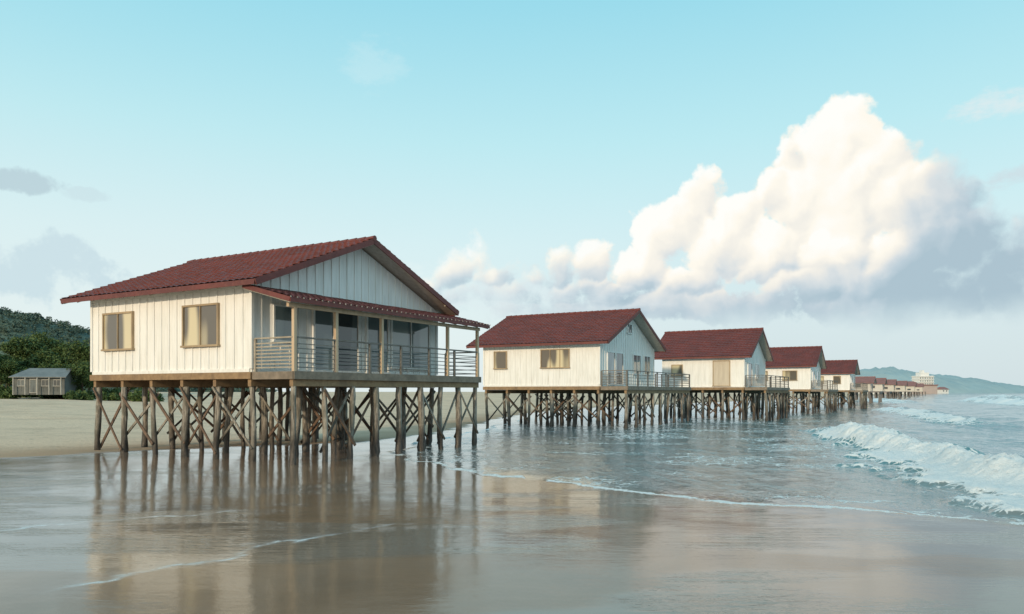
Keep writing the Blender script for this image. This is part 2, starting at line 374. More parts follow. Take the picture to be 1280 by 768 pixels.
c=t.mix(fm,wc,(0.86,0.88,0.88))
w1=t.noise(t.mapping(q,(1.0,0.45,1),(0,0,-0.5)),1.2,5,0.6,0.4); w2=t.noise(t.mapping(q,(1.2,0.8,1),(0,0,0.4)),5.5,4,0.6)
w3=t.noise(t.mapping(q,(1.0,0.4,1),(0,0,-0.5)),0.28,4,0.6)
bs=t.ss(ad,0.0,2.2,0.09,0.75)
b=t.bump(w3,t.ss(ad,4,20,0,0.7),0.6); b=t.bump(w1,bs,0.17,b); b=t.bump(w2,t.m('MULTIPLY',bs,0.7),0.032,b)
b=t.bump(t.noise(q,22,4,0.7),t.m('MULTIPLY',fm,0.9),0.05,b)
rr=t.m('MULTIPLY_ADD',fm,0.75,0.06)
setp(t,p,color=c,rough=rr,ior=1.34,normal=b,spec=t.m('MULTIPLY_ADD',fm,-0.35,0.5))
M_sea=m
s=grid_obj('sea_water',sx,sy,Z,M_sea,{'foam':foam,'depth':np.clip(dep,0,100)},keep=(dep>-0.6))
tag(s,'grey blue sea with white foam and breaking waves','sea',kind='structure')
# ------------------------------------------------------------------ houses
pile_meshes=[]
for k in range(6):
    r=np.random.default_rng(50+k); n=10; lv=11; vs=[]; fs=[]
    for j in range(lv):
        z=j/(lv-1); cx,cy=0.034*math.sin(z*5+k),0.034*math.cos(z*4+k*2); kn=1+0.06*r.standard_normal()
        for i in range(n):
            a=2*math.pi*i/n; rad=(0.112-0.022*z)*kn*(1+0.09*r.standard_normal()); vs.append((cx+rad*math.cos(a),cy+rad*math.sin(a),z))
    for j in range(lv-1):
        for i in range(n): fs.append((j*n+i,j*n+(i+1)%n,(j+1)*n+(i+1)%n,(j+1)*n+i))
    fs.append(tuple(range((lv-1)*n,lv*n)))
    b=MB(); b.v=vs; b.f=fs; pile_meshes.append(b.mesh('pile',M_pile,True))
def tiles(b,O,A,LA,S,LS,N,tw=0.30,rs=0.36,seg=6,amp=0.03,step=0.035):
    O=np.array(O,float);A=np.array(A,float);S=np.array(S,float);N=np.array(N,float)
    nc=max(1,int(round(LA/tw)))*seg; nr=max(1,int(round(LS/rs)))
    a=np.linspace(0,LA,nc+1); prof=amp*np.abs(np.cos(np.pi*a/(LA/(nc/seg))))**0.7
    rows=[]
    jit=rng.standard_normal((nr,nc//seg+1))*0.005
    for i in range(nr):
        jj=np.repeat(jit[i],seg)[:nc+1]
        rows.append((i*LS/nr,prof+step+jj)); rows.append(((i+1)*LS/nr,prof*0.9+jj))
    base=len(b.v)
    for sv,h in rows:
        P=O+A*a[:,None]+S*sv+N*h[:,None]; b.v+= [tuple(x) for x in P]
    w=nc+1
    for j in range(len(rows)-1):
        for i in range(nc): k=base+j*w+i; b.f.append((k,k+1,k+w+1,k+w))
def opening(parent,side,a0,a1,z0,z1,glass,frame,kind='window',mull=1,fr=0.06,proud=0.085):
    def B(b,a,c,d0,d1,e,f):
        if side=='side': b.box(-d1,-d0,a,c,e,f)
        else: b.box(a,c,-d1,-d0,e,f)
    g=MB(); B(g,a0+fr,a1-fr,0.002,0.045,z0+fr,z1-fr); gl=g.obj(kind,glass,parent)
    f=MB(); B(f,a0,a1,0.001,proud,z1-fr,z1); B(f,a0-0.03,a1+0.03,0.001,proud+0.03,z0,z0+fr)
    B(f,a0,a0+fr,0.001,proud-0.003,z0+fr,z1-fr); B(f,a1-fr,a1,0.001,proud-0.003,z0+fr,z1-fr)
    for k in range(mull):
        c=a0+(a1-a0)*(k+1)/(mull+1); B(f,c-fr*.3,c+fr*.3,0.046,proud-0.012,z0+fr,z1-fr)
    f.obj(kind+'_frame',frame,gl)
    return gl
def make_house(name,C,P):
    Wd,L,fz,ez,rz=P['W'],P['L'],P['floor'],P['eave'],P['ridge']
    of,orr,ov=P.get('of',.72),P.get('or',1.0),P.get('ov',.5); detail=P.get('detail',2)
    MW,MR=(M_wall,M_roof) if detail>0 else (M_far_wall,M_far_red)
    root=mkobj(name,None); root.location=(C[0],C[1],0); root.rotation_euler=(0,0,math.radians(60+P.get('yaw',0)))
    tag(root,P['label'],'house',P.get('group','stilt houses standing along the shore'))
    half=Wd/2; sl=(rz-ez)/(half+ov); th=math.atan(sl)
    rl=lambda x: rz-sl*abs(x-half)
    wt=lambda x: rl(x)-0.16
    b=MB(); e0=wt(0)
    b.quad((0,0,fz),(Wd,0,fz),(Wd,0,e0),(half,0,wt(half)),(0,0,e0))
    b.quad((Wd,L,fz),(0,L,fz),(0,L,e0),(half,L,wt(half)),(Wd,L,e0))
    b.quad((0,L,fz),(0,0,fz),(0,0,e0),(0,L,e0)); b.quad((Wd,0,fz),(Wd,L,fz),(Wd,L,e0),(Wd,0,e0))
    b.quad((0,0,fz),(0,L,fz),(Wd,L,fz),(Wd,0,fz))
    sp=0.36 if detail>1 else 0.5; n=int(L/sp)
    for k in range(1,n):
        y=k*L/n; b.box(-0.03,-0.0005,y-.025,y+.025,fz+.1,e0-.1); b.box(Wd+.0005,Wd+.03,y-.025,y+.025,fz+.1,e0-.1)
    n=int(Wd/sp)
    for k in range(1,n):
        x=k*Wd/n; b.box(x-.025,x+.025,-0.03,-0.0005,fz+.1,wt(x)-.05); b.box(x-.025,x+.025,L+.0005,L+.03,fz+.1,wt(x)-.05)
    b.obj('wall',MW,root)
    if detail>0:
        for x,y in ((-.045,-.045),(Wd-.055,-.045),(-.045,L-.055)):
            b=MB(); b.box(x,x+.1,y,y+.1,fz+.1,e0-.02); b.obj('corner_board',M_wall,root)
        b=MB(); b.box(-.04,-.002,.06,L-.06,e0-.16,e0-.06); b.obj('wall_trim',M_wall,root)
        b=MB(); b.box(-.042,-.003,.06,L-.06,fz+.001,fz+.10); b.obj('wall_trim',M_wall,root)
        b=MB(); b.box(.06,Wd-.06,-.042,-.003,fz+.001,fz+.10); b.obj('wall_trim',M_wall,root)
    b=MB(); y0,y1=-of,L+orr; LS=math.hypot(half+ov,rz-ez); cs,sn=math.cos(th),math.sin(th); seg=6 if detail>1 else 4
    tw=0.25 if detail>0 else .5; rs_=.30 if detail>0 else .5
    tiles(b,(-ov,y0,ez),(0,1,0),y1-y0,(cs,0,sn),LS,(-sn,0,cs),tw=tw,seg=seg,rs=rs_,amp=.035,step=.035)
    tiles(b,(Wd+ov,y0,ez),(0,1,0),y1-y0,(-cs,0,sn),LS,(sn,0,cs),tw=tw,seg=seg,rs=rs_,amp=.035,step=.035)
    roof=b.obj('roof',MR,root)
    b=MB(); k=int((y1-y0)/.4)
    for i in range(k):
        ya=y0-.03+i*(y1-y0+.06)/k; yb=y0-.03+(i+1)*(y1-y0+.06)/k+.03
        b.cyl((half,ya,rz+.035),(half,yb,rz+.02),.10,.087,8)
    b.obj('ridge_cap',MR,roof)
    b=MB(); d=0.05
    for sgn,xe in ((1,-ov),(-1,Wd+ov)):
        p0=(xe,ez-d); p1=(half,rz-d)
        b.quad((p0[0],y0+.03,p0[1]),(p0[0],y1-.03,p0[1]),(p1[0],y1-.03,p1[1]),(p1[0],y0+.03,p1[1]))
        b.quad((p0[0]+sgn*.03,y0+.03,p0[1]-.05),(p0[0]+sgn*.03,y1-.03,p0[1]-.05),(p1[0],y1-.03,p1[1]-.06),(p1[0],y0+.03,p1[1]-.06))
        kk=int((y1-y0)/.8)
        for i in range(kk+1):
            y=y0+.1+i*(y1-y0-.2)/kk
            b.beam((xe+sgn*.04,y,ez-.13+.03),(xe+sgn*(ov+.3),y,ez-.13+.03+sl*(ov+.26)),.05,.09)
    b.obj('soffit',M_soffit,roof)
    b=MB()
    for sgn,xe in ((1,-ov),(-1,Wd+ov)):
        for y in (y0,y1): b.beam((xe,y,ez-.06),(half,y,rz-.06),.04,.19,(0,0,1))
        b.beam((xe-sgn*.012,y0+.03,ez-.055),(xe-sgn*.012,y1-.03,ez-.055),.03,.15)
    b.obj('fascia',MR,roof)
    t_,u0,u1=P['deck']
    b=MB(); b.box(-.06,-.005,-.01,L+.05,fz-.20,fz-.002); b.box(Wd+.005,Wd+.06,-.01,L+.05,fz-.20,fz-.002)
    b.box(0,Wd,L+.004,L+.05,fz-.2,fz-.004); b.box(0,Wd,-.02,.03,fz-.2,fz-.004)
    vs=[ -t_+.12 ]+list(np.linspace(.12,L-.12,max(3,int(round(L/1.57))+1)))
    for v in vs: b.box(u0+.02,(u1 if v<0 else Wd)-.02,v-.07,v+.07,fz-.42,fz-.205)
    k=int(Wd/.6)
    for i in range(k+1):
        x=.1+i*(Wd-.2)/k; b.box(x-.03,x+.03,.05,L-.05,fz-.2,fz-.01)
    b.obj('floor_frame',M_beam if detail>0 else M_far_pile,root)
    b=MB(); k=int((u1-u0)/.15)
    ny=max(6,int(t_/.15))
    for i in range(ny):
        ya=-t_+i*t_/ny; b.box(u0,u1,ya+.006,ya+t_/ny-.006-(.03 if i==ny-1 else 0),fz-.04,fz+.0)
    b.box(u0-.02,u1+.02,-t_-.045,-t_-.002,fz-.22,fz+.005)
    b.box(u0-.045,u0-.003,-t_,-.07,fz-.22,fz-.001); b.box(u1+.003,u1+.045,-t_,-.07,fz-.22,fz-.001)
    k=int((u1-u0)/.6)
    for i in range(k+1):
        x=u0+.05+i*(u1-u0-.1)/k; b.box(x-.025,x+.025,-t_+.02,-.04,fz-.2,fz-.045)
    b.obj('deck',M_deck if detail>0 else M_far_pile,root)
    rh=P.get('rh',.95)
    def rail(p,q,nr,mat_=M_rail,bal=False,th_=.03):
        b=MB(); p=Vector(p); q=Vector(q); Ln=(q-p).length; n=max(1,int(round(Ln/1.6)))
        for i in range(n+1):
            c=p.lerp(q,i/n); b.box(c.x-.035,c.x+.035,c.y-.035,c.y+.035,fz+.003,fz+rh)
        b.beam(p+Vector((0,0,rh+.02)),q+Vector((0,0,rh+.02)),.09,.045)
        for k in range(nr):
            z=.12+k*((rh-.15)/nr); b.beam(p+Vector((0,0,z)),q+Vector((0,0,z)),.02,th_)
        b.obj('railing',mat_,root)
    if detail>0:
        rail((u0+.05,-.1,fz),(u0+.05,-t_+.06,fz),8,mat_=P.get('railmat',M_rail),th_=.04)
        rail((u0+.12,-t_+.05,fz),(u1-.12,-t_+.05,fz),P.get('nr',5),th_=.026)
        rail((u1-.05,-.1,fz),(u1-.05,-t_+.06,fz),5)
        if u1>Wd+.8: rail((Wd+.15,-.08,fz),(u1-.12,-.08,fz),4)
    if 'porch' in P:
        pd,zi,zo,px0,px1,posts=P['porch']; b=MB(); LS2=math.hypot(pd,zi-zo); c2,s2=pd/LS2,(zi-zo)/LS2
        tiles(b,(px0,-pd,zo),(1,0,0),px1-px0,(0,c2,s2),LS2-.02,(0,-s2,c2),tw=.24,rs=.28,seg=6,amp=.03,step=.025)
        pr=b.obj('porch_roof',M_roof,root)
        b=MB(); b.quad((px0+.02,-pd+.02,zo-.04),(px1-.02,-pd+.02,zo-.04),(px1-.02,-.05,zi-.04),(px0+.02,-.05,zi-.04))
        k=int((px1-px0)/.7)
        for i in range(k+1):
            x=px0+.06+i*(px1-px0-.12)/k; b.beam((x,-pd+.03,zo-.09),(x,-.05,zi-.09),.05,.09)
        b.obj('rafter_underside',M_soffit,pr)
        b=MB(); b.box(px0,px1,-pd-.02,-pd+.01,zo-.11,zo+.02)
        b.beam((px0,-pd,zo-.045),(px0,-.05,zi-.045),.03,.13); b.beam((px1,-pd,zo-.045),(px1,-.05,zi-.045),.03,.13)
        b.obj('fascia',M_roof,pr)
        k=int((px1-px0)/.24); te=MB(); te.cyl((0,-.006,0),(0,.01,0),.022,.022,8); tm=te.mesh('tile_end',M_bead)
        for i in range(k+1):
            o_=mkobj('tile_end',tm,pr); o_.location=(px0+i*(px1-px0)/k,-pd-.035,zo+.026)
        zb=zo+(zi-zo)*((pd-t_)/pd)-.16
        b=MB(); b.box(px0+.2,px1-.3,-t_+.0,-t_+.1,zb-.12,zb); b.obj('porch_beam',M_trim,root)
        for u in posts:
            b=MB(); b.box(u-.05,u+.05,-t_+.0,-t_+.1,fz+.004,zb-.121); b.obj('porch_post',M_trim,root)
    for a in P['side']: opening(root,'side',*a)
    for a in P['front']: opening(root,'front',*a)
    if 'vent' in P:
        x,z=P['vent']; opening(root,'front',x-.4,x+.4,z-.3,z+.35,M_glass_d,M_wall,'gable_window',1)
    us=list(np.linspace(.12,Wd-.12,P.get('nu',5)))
    uf=list(np.linspace(u0+.12,u1-.15,P.get('nuf',7)))
    grid={}
    top=fz-.42
    if detail>0:
        for iv,v in enumerate(vs):
            for iu,u in enumerate(uf if v<0 else us):
                tx,ty=random.gauss(0,.05),random.gauss(0,.05)
                o=mkobj('pile',random.choice(pile_meshes),root)
                zb=-.75; h=top-zb+.002; bx,by=u+tx*1.6,v+ty*1.6
                o.location=(bx,by,zb)
                dx,dy=(u-bx),(v-by)
                o.rotation_euler=(-dy/h,dx/h,0); sc=random.uniform(.78,1.22); o.scale=(sc,sc,h)
                grid[(iv,iu)]=(u,v,bx,by)
        def pt(g_,z): 
            f=(z+.75)/(top+.75); return (g_[2]+(g_[0]-g_[2])*f,g_[3]+(g_[1]-g_[3])*f,z)
        def brace(a,c,z0,z1,off):
            p,q=Vector(pt(a,z0)),Vector(pt(c,z1)); d=(q-p); nn=Vector((-d.y,d.x,0)); 
            if nn.length>0: nn.normalize()
            p+=nn*off; q+=nn*off; ext=d.normalized()*.12
            b=MB(); b.beam(p-ext,q+ext,.04,random.uniform(.06,.095)); b.obj('brace',M_brace if random.random()<.5 else M_pile,root)
        nb_=0
        order=sorted(grid.items(),key=lambda kv:(kv[0][0]!=0,kv[0][0]))
        for (iv,iu),g_ in order:
            ny_=grid.get((iv,iu+1))
            if ny_ and random.random()<(.85 if iv==0 else .5 if iv in (1,3) else .2) and nb_<94:
                zl=random.uniform(.3,.75); zh=top-random.uniform(.08,.3)
                brace(g_,ny_,zl,zh,.11); nb_+=1
                if random.random()<.65: brace(g_,ny_,zh,zl+random.uniform(-.1,.2),-.11); nb_+=1
            nx=grid.get((iv+1,iu)) if iv>0 else None
            if nx and random.random()<{0:.7,1:.6,len(us)-1:.7}.get(iu,.25) and nb_<94:
                zl=random.uniform(.25,.6); zh=top-random.uniform(.08,.3)
                brace(g_,nx,zl,zh,.11); nb_+=1
                if random.random()<.75: brace(g_,nx,zh,zl+random.uniform(-.1,.2),-.11); nb_+=1
    else:
        for v in vs:
            for u in us:
                b=MB(); b.cyl((u,v,-.75),(u,v,top+.02),.13,.11,6); b.obj('pile',M_far_pile,root)
    return root
A=M_glass_c; Dk=M_glass_d; Pg=M_glass_p
make_house('stilt_house',(-7.6,22.2),dict(W=9.2,L=7.9,floor=2.68,eave=5.27,ridge=7.28,deck=(1.7,0.0,9.75),
  porch=(1.95,5.20,4.70,-.38,10.05,[.06,1.74,3.86,7.6,9.62]),railmat=M_rail_l,nu=6,nuf=9,nr=6,
  side=[(1.38,3.05,3.47,4.78,A,M_frame,'window',1),(5.55,7.2,3.47,4.75,A,M_frame,'window',1)],
  front=[(.76,1.6,3.6,4.75,Pg,M_wall,'window',0),(2.4,3.4,2.72,4.85,Pg,M_wall,'sliding_door',0,.08),(3.46,4.6,2.72,4.85,Dk,M_wall,'sliding_door',0,.08),
         (4.95,6.2,2.72,4.82,Pg,M_wall,'sliding_door',0,.08),(6.3,8.7,2.95,4.82,Pg,M_wall,'window',1,.08)],
  label='white board-and-batten house with maroon tiled roof and porch on timber stilts'))
make_house('stilt_house',(5.08,44.0),dict(W=9.2,L=7.9,floor=2.42,eave=4.98,ridge=7.22,deck=(1.7,0.0,12.1),nr=4,rh=.88,nu=5,nuf=9,
  side=[(6.2,7.15,3.5,4.62,A,M_frame,'window',0),(1.9,3.85,3.5,4.66,A,M_frame,'window',2)],
  front=[(1.0,2.2,2.48,4.5,Pg,M_wall,'sliding_door',0),(2.3,3.5,2.48,4.5,Dk,M_wall,'sliding_door',0),(5.2,6.6,3.2,4.5,Pg,M_wall,'window',1),(7.2,8.4,3.2,4.5,Pg,M_wall,'window',1)],
  vent=(4.6,6.05),label='white stilt house with maroon tiled gable roof and long side deck'))
make_house('stilt_house',(17.1,56.0),dict(W=7.2,L=6.2,floor=2.44,eave=4.72,ridge=6.95,deck=(1.6,0.0,9.0),nr=4,rh=.85,ov=.4,of=.6,nu=5,nuf=7,detail=1,
  side=[(1.0,2.3,2.5,4.45,M_shut,M_frame,'shutter_door',0),(4.6,5.5,3.3,4.2,A,M_frame,'window',0)],
  front=[(1.0,2.4,2.5,4.3,Dk,M_wall,'sliding_door',0),(3.6,4.8,3.1,4.3,Pg,M_wall,'window',1)],vent=(3.6,5.9),
  label='white stilt house with maroon roof and beige shutter door'))
make_house('stilt_house',(29.05,74.0),dict(W=6.4,L=6.2,floor=2.34,eave=4.62,ridge=6.6,deck=(1.6,0.0,7.4),nr=4,rh=.85,ov=.4,of=.6,nu=4,nuf=6,detail=1,
  side=[(1.2,2.6,3.2,4.2,A,M_frame,'window',0),(4.0,5.0,3.2,4.2,A,M_frame,'window',0)],
  front=[(1.0,2.2,2.5,4.2,Dk,M_wall,'sliding_door',0),(3.6,4.8,3.0,4.2,Pg,M_wall,'window',0)],
  label='small white stilt house with maroon roof and railed deck'))
make_house('stilt_house',(42.2,95.0),dict(W=6.0,L=5.8,floor=2.3,eave=4.45,ridge=6.1,deck=(1.5,0.0,6.6),nr=3,rh=.85,ov=.4,of=.6,nu=4,nuf=5,detail=1,
  side=[(1.0,1.9,3.1,4.1,A,M_frame,'window',0),(3.0,4.2,3.1,4.1,A,M_frame,'window',0)],
  front=[(1.0,2.2,2.4,4.1,Dk,M_wall,'sliding_door',0),(3.4,4.6,3.0,4.1,Pg,M_wall,'window',0)],
  label='small white stilt house with maroon roof farther along the shore'))
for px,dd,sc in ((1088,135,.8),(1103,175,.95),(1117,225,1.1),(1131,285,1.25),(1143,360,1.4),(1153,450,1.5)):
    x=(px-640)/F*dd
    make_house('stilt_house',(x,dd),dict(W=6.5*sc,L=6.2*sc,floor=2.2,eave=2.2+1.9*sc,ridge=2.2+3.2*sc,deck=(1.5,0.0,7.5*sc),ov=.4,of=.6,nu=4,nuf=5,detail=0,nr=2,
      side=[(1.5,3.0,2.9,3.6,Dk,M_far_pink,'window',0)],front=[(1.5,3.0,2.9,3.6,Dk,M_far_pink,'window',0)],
      label='distant pale stilt house with haze-tinted red roof along the shore'))
# ------------------------------------------------------------------ distant hotel
def hotel():
    d=820.; x0=(1149-640)/F*d; root=mkobj('hotel_building',None); root.location=(x0,d,1); root.rotation_euler=(0,0,math.radians(8))
    tag(root,'white multi-storey hotel with terracotta lower floors on the headland','building')
    b=MB(); b.box(0,17,0,12,8,18.5); b.box(3,13,2,10,18.5,22); b.box(6,9,4,8,22,24.5)
    for k in range(4): b.box(-.7,17.7,-1.0,13,8.1+k*3.1,8.5+k*3.1)
    b.obj('wall',M_far_white,root)
    b=MB(); b.box(-2,20,-2,14,-2,7.9); b.obj('lower_wing',M_far_pink,root)
    for k in range(3):
        for i in range(6):
            b=MB(); b.box(.8+i*2.75,2.4+i*2.75,-.25,-.02,9.1+k*3.1,10.4+k*3.1); b.obj('window',M_glass_p,root)
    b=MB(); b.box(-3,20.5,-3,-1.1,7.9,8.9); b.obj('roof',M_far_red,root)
hotel()
def lowb(px,d,w,h,c):
    root=mkobj('waterfront_building',None); root.location=((px-640)/F*d,d,1.0); root.rotation_euler=(0,0,math.radians(20))
    tag(root,'low waterfront building with red roof on the headland','building','buildings along the headland')
    b=MB(); b.box(0,w,0,10,-1,h); b.obj('wall',c,root)
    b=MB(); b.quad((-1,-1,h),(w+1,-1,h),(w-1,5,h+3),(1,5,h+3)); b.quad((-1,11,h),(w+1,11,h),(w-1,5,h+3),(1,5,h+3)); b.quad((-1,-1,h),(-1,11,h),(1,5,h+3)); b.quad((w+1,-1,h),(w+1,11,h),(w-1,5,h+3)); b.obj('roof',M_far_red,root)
    n=max(2,int(w/4))
    for i in range(n): b=MB(); b.box(1+i*w/n,2.5+i*w/n,-.15,-.02,h*.35,h*.75); b.obj('window',M_glass_d,root)
for a in ((1084,600,16,7,M_far_white),(1100,640,18,8,M_far_pink),(1118,660,20,7,M_far_white),(1134,700,14,8,M_far_pink),(1178,900,10,4,M_far_white)): lowb(*a)
# ------------------------------------------------------------------ hills
def hill(name,px_pts,d0,depth,m,seed,label,bump):
    us=np.linspace(0,1,160); vsn=np.linspace(0,1,30)
    P=np.array(px_pts,float); px=P[0,0]+(P[-1,0]-P[0,0])*us; top=np.interp(px,P[:,0],P[:,1])
    hh=(490-top)/F*(d0+depth*.5)+H
    n=len(us); b=MB()
    for j,v in enumerate(vsn):
        prof=math.sin(math.pi*v)**0.8 if 0<v<1 else 0
        dd=d0+depth*v
        for i in range(n):
            xx=(px[i]-640)/F*(d0+depth*.5); b.v.append((xx,dd,hh[i]*prof))
    co=np.array(b.v); nz=bump*fbm(co[:,0]/(bump*7),co[:,1]/(bump*7),5,seed,0.6)*np.clip(co[:,2]/(hh.max()*.3),0,1)
    co[:,2]+=nz-1.0; b.v=[tuple(x) for x in co]
    for j in range(len(vsn)-1):
        for i in range(n-1): k=j*n+i; b.f.append((k,k+1,k+n+1,k+n))
    o=b.obj(name,m,None,True); tag(o,label,'hill',kind='structure'); return co,o
cc,_=hill('hill_terrain',[(-420,412),(-200,384),(-60,384),(0,388),(35,396),(70,403),(110,413),(150,428),(200,448),(250,468),(300,484),(340,489)],330,150,M_hillf,201,'green wooded hill behind the beach',3.0)
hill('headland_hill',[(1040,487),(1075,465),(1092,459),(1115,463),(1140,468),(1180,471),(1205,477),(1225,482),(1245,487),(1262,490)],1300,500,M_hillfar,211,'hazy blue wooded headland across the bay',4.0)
def leafcloud(pts,size,seed,up=0.3):
    r=np.random.default_rng(seed); n=len(pts)
    nrm=r.standard_normal((n,3)); nrm[:,2]+=up; nrm/=np.linalg.norm(nrm,axis=1)[:,None]
    a=np.cross(nrm,r.standard_normal((n,3))); a/=np.linalg.norm(a,axis=1)[:,None]; c=np.cross(nrm,a)
    s=(size*(0.6+0.8*r.random(n)))[:,None]; a=a*s; c=c*s*0.6
    co=np.stack([pts-a-c*.3,pts+c*1.0-a*.1,pts+a+c*.2,pts-c*.9+a*.1],1).reshape(-1,3); return co
def quadmesh(name,co,m):
    n=len(co)//4; me=bpy.data.meshes.new(name); me.vertices.add(len(co)); me.vertices.foreach_set('co',co.astype(np.float32).ravel())
    me.loops.add(n*4); me.loops.foreach_set('vertex_index',np.arange(n*4,dtype=np.int32)); me.polygons.add(n)
    me.polygons.foreach_set('loop_start',np.arange(0,n*4,4,dtype=np.int32)); me.polygons.foreach_set('loop_total',np.full(n,4,np.int32))
    me.update(calc_edges=True); me.materials.append(m); return me
sel=cc[(cc[:,1]<415)&(cc[:,2]>1)]
K=4200; base=sel[rng.integers(0,len(sel),K)]+np.stack([rng.uniform(-3,3,K),rng.uniform(-3,3,K),np.zeros(K)],1)
rad=rng.uniform(1.0,2.4,K); pts=[]
for bpt,rr_ in zip(base,rad):
    n=24; v=rng.standard_normal((n,3)); v/=np.linalg.norm(v,axis=1)[:,None]; v[:,2]=np.abs(v[:,2])*.9
    pts.append(bpt+v*rr_*rng.uniform(.6,1.05,(n,1))+np.array([0,0,.6]))
o=mkobj('hillside_forest',quadmesh('hillside_forest',leafcloud(np.concatenate(pts),0.5,5,1.2),M_hillf)); tag(o,'dense green forest covering the hillside','forest',kind='stuff')
def tree_meshes(seed,h):
    r=np.random.default_rng(seed); tb=MB(); lean=r.uniform(-.6,.6,2)
    p0=Vector((0,0,-.6)); p1=Vector((lean[0]*.4,lean[1]*.4,h*.28)); p2=Vector((lean[0],lean[1],h*.6))
    tb.cyl(p0,p1,.28,.2,8); tb.cyl(p1,p2,.2,.1,8); lobes=[]
    for k in range(11):
        a=r.uniform(0,6.28); rr_=h*r.uniform(.12,.40); z=h*r.uniform(.36,.86); 
        if z>h*.72: rr_*=.5
        e=Vector((math.cos(a)*rr_+lean[0],math.sin(a)*rr_+lean[1],z)); st=p1.lerp(p2,r.uniform(.1,.9)); tb.cyl(st,e,.09,.03,5)
        lobes.append((e,h*r.uniform(.11,.2)))
    lobes.append((Vector((lean[0],lean[1],h*.86)),h*.15)); P_=[]
    for e,rad_ in lobes:
        n=int(420*(rad_/1.5)**1.2)+160; v=r.standard_normal((n,3)); v/=np.linalg.norm(v,axis=1)[:,None]
        k=r.uniform(.35,1.08,(n,1))**.6; q_=v*k*rad_*np.array([1.15,1.15,.72]); q_*= (1+0.25*np.sin(v[:,0:1]*7+v[:,1:2]*5)); P_.append(q_+np.array(e))
    return tb.mesh('trunk',M_bark),quadmesh('crown',leafcloud(np.concatenate(P_),.2,seed,1.0),M_leaf)
TM=[tree_meshes(300+k,h) for k,h in enumerate((9.5,8,7,10.5))]
def place_tree(px,d,k,s,rot):
    x=(px-640)/F*d; z=float(ground_h(np.array([[x]]),np.array([[d]]))[0][0,0])
    r=mkobj('broadleaf_tree',None); r.location=(x,d,z-.1); r.rotation_euler=(0,0,rot); r.scale=(s,s,s)
    tag(r,'dense dark green broadleaf tree at the top of the beach','tree','trees behind the beach')
    mkobj('trunk',TM[k][0],r); mkobj('crown',TM[k][1],r)
for i,(px,d,s) in enumerate(((-60,96,.95),(-25,100,.85),(2,104,.8),(22,108,.86),(42,110,.9),(60,106,.88),(78,108,.84),(96,104,.8),(112,108,.72),(130,112,.7),(8,118,.9),(50,122,1.0),(85,120,.9),(30,99,.55),(92,96,.45),(104,95,.5),(118,100,.5),(146,118,.5),(168,125,.45),(12,98,.5),(55,99,.5),(75,98,.5))):
    place_tree(px,d,i%4,s*.97,i*1.3)
def bush_mesh(seed):
    r=np.random.default_rng(seed); P_=[]
    for k in range(7):
        e=np.array([r.uniform(-1.3,1.3),r.uniform(-.8,.8),r.uniform(.2,.9)]); v=r.standard_normal((160,3)); v/=np.linalg.norm(v,axis=1)[:,None]
        P_.append(e+v*r.uniform(.4,1,(160,1))*.65)
    return quadmesh('bush',leafcloud(np.concatenate(P_),.16,seed,.8),M_leaf)
BM=[bush_mesh(s_) for s_ in (401,402,403)]
for i in range(34):
    px=random.uniform(-40,190); d=random.uniform(92,100); x=(px-640)/F*d
    if 5<px<90 and d<97: d=97
    if i>=28: px=(8,90,97,2,106,84)[i-28]; d=(91.5,91.5,91.5,91.5,91.5,98)[i-28]; x=(px-640)/F*d
    o=mkobj('bush',BM[i%3]); z=float(ground_h(np.array([[x]]),np.array([[d]]))[0][0,0]); o.location=(x,d,z-.15); s_=random.uniform(.7,1.3); o.scale=(s_,s_,s_); o.rotation_euler=(0,0,random.random()*6)
    tag(o,'low green bush on the sand edge','bush','bushes along the beach edge')
def cabin():
    d=91.; x=(17-640)/F*d; r=mkobj('beach_cabin',None); r.location=(x,d,2.15); r.rotation_euler=(0,0,math.radians(8)); tag(r,'small weathered grey cabin with pale metal roof by the trees','house')
    w,dp,h=5.7,4.0,1.75
    b=MB(); b.box(0,w,0,dp,-.4,h); b.quad((0,0,h),(0,dp,h),(0,dp/2,h+.9)); b.quad((w,0,h),(w,dp,h),(w,dp/2,h+.9))
    for k in range(14): b.box(k*w/14+.02,k*w/14+.06,-.02,-.001,0,h)
    b.obj('wall',M_greyw,r)
    b=MB(); b.beam((-.35,-.5,h-.05),(w+.35,-.5,h-.05),.05,.08)
    for y0,y1,z0,z1 in ((-.5,dp/2,h-.02,h+1.1),(dp+.5,dp/2,h-.02,h+1.1)): b.quad((-.35,y0,z0),(w+.35,y0,z0),(w+.05,y1,z1),(.9,y1,z1)); b.quad((-.35,y0,z0-.06),(w+.35,y0,z0-.06),(w+.05,y1,z1-.06),(.9,y1,z1-.06))
    b.obj('roof',M_greyr,r)
    for a0,a1,z0,z1,nm in ((.4,1.3,.6,1.45,'window'),(1.8,2.6,-.2,1.5,'door'),(3.1,4.0,.6,1.45,'window'),(4.4,5.3,.6,1.45,'window')):
        opening(r,'front',a0,a1,z0,z1,M_glass_d,M_hutframe,nm,1 if nm=='window' else 0,.09)
    for k in range(5):
        b=MB(); b.beam((.15+k*1.33,-.45,-.4),(.15+k*1.33,-.45,h-.1),.09,.09); b.obj('veranda_post',M_hutframe,r)
cabin()
